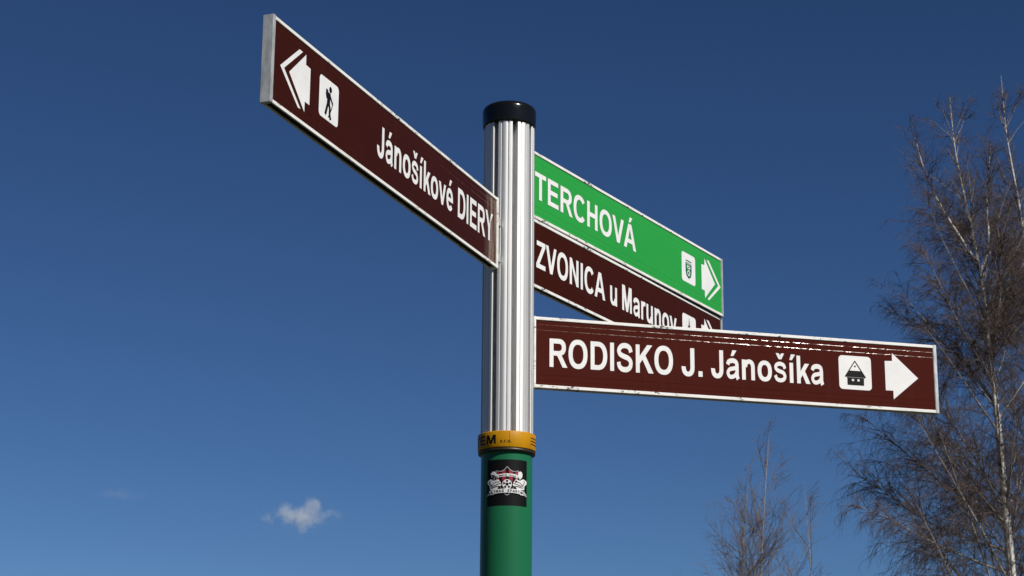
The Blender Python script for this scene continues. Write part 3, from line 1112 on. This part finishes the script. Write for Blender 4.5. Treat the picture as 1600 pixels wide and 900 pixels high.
def cloud(px, py, Y, w, h, density, label, seed, lobes=((0, 0, 1, 1),)):
    c = at(px, py, Y)
    bm = bmesh.new()
    bmesh.ops.create_icosphere(bm, subdivisions=3, radius=1.0)
    bmesh.ops.scale(bm, vec=(w / 2, w / 3, h / 2), verts=bm.verts[:])
    m = bpy.data.materials.new('cloud_vapour')
    m.use_nodes = True
    t = m.node_tree
    t.nodes.remove(t.nodes['Principled BSDF'])
    vol = t.nodes.new('ShaderNodeVolumePrincipled')
    vol.inputs['Color'].default_value = (0.99, 0.99, 0.99, 1)
    vol.inputs['Anisotropy'].default_value = 0.0
    tc = t.nodes.new('ShaderNodeTexCoord')
    dist = None
    for lx, lz, sx, sz in lobes:     # union of a few soft lobes
        mp = t.nodes.new('ShaderNodeMapping')
        mp.inputs['Scale'].default_value = (2 / w / sx, 3 / w / sx, 2 / h / sz)
        mp.inputs['Location'].default_value = (-lx / sx, 0, -lz / sz)
        ln = t.nodes.new('ShaderNodeVectorMath')
        ln.operation = 'LENGTH'
        t.links.new(tc.outputs['Object'], mp.inputs[0])
        t.links.new(mp.outputs[0], ln.inputs[0])
        if dist is None:
            dist = ln.outputs['Value']
        else:
            mn = t.nodes.new('ShaderNodeMath')
            mn.operation = 'MINIMUM'
            t.links.new(dist, mn.inputs[0])
            t.links.new(ln.outputs['Value'], mn.inputs[1])
            dist = mn.outputs[0]
    ns = t.nodes.new('ShaderNodeTexNoise')
    ns.inputs['Scale'].default_value = 1.0
    ns.inputs['Detail'].default_value = 6
    ns.inputs['Roughness'].default_value = 0.68
    mp2 = t.nodes.new('ShaderNodeMapping')
    mp2.inputs['Scale'].default_value = (5.5 / w, 5.5 / w, 5.5 / w)
    mp2.inputs['Location'].default_value = (seed, seed * 1.7, 0)
    t.links.new(tc.outputs['Object'], mp2.inputs[0])
    t.links.new(mp2.outputs[0], ns.inputs['Vector'])
    # density = clamp((noise * 1.9 - distance) * k)
    a = t.nodes.new('ShaderNodeMath'); a.operation = 'MULTIPLY_ADD'
    a.inputs[1].default_value = 3.4; a.inputs[2].default_value = -1.10
    t.links.new(ns.outputs['Fac'], a.inputs[0])
    b = t.nodes.new('ShaderNodeMath'); b.operation = 'SUBTRACT'
    t.links.new(a.outputs[0], b.inputs[0]); t.links.new(dist, b.inputs[1])
    k = t.nodes.new('ShaderNodeMath'); k.operation = 'MULTIPLY'; k.use_clamp = True
    k.inputs[1].default_value = 1.3
    t.links.new(b.outputs[0], k.inputs[0])
    d = t.nodes.new('ShaderNodeMath'); d.operation = 'MULTIPLY'; d.inputs[1].default_value = density
    t.links.new(k.outputs[0], d.inputs[0])
    t.links.new(d.outputs[0], vol.inputs['Density'])
    t.links.new(vol.outputs[0], t.nodes['Material Output'].inputs['Volume'])
    o = bm_obj('cloud', bm, m)
    o.location = c
    tag(o, label, 'cloud')
    return o


cloud(468, 803, 4000, 172, 112, 0.024, 'small pale puffy cloud low in the blue sky left of the post', 3.1,
      ((0.02, -0.10, 1.0, 0.55), (0.22, 0.18, 0.50, 0.74), (-0.30, 0.0, 0.55, 0.50), (0.10, -0.34, 0.55, 0.45)))
cloud(190, 774, 4200, 150, 34, 0.0022, 'very faint thin wisp of cloud low at the left', 7.7)
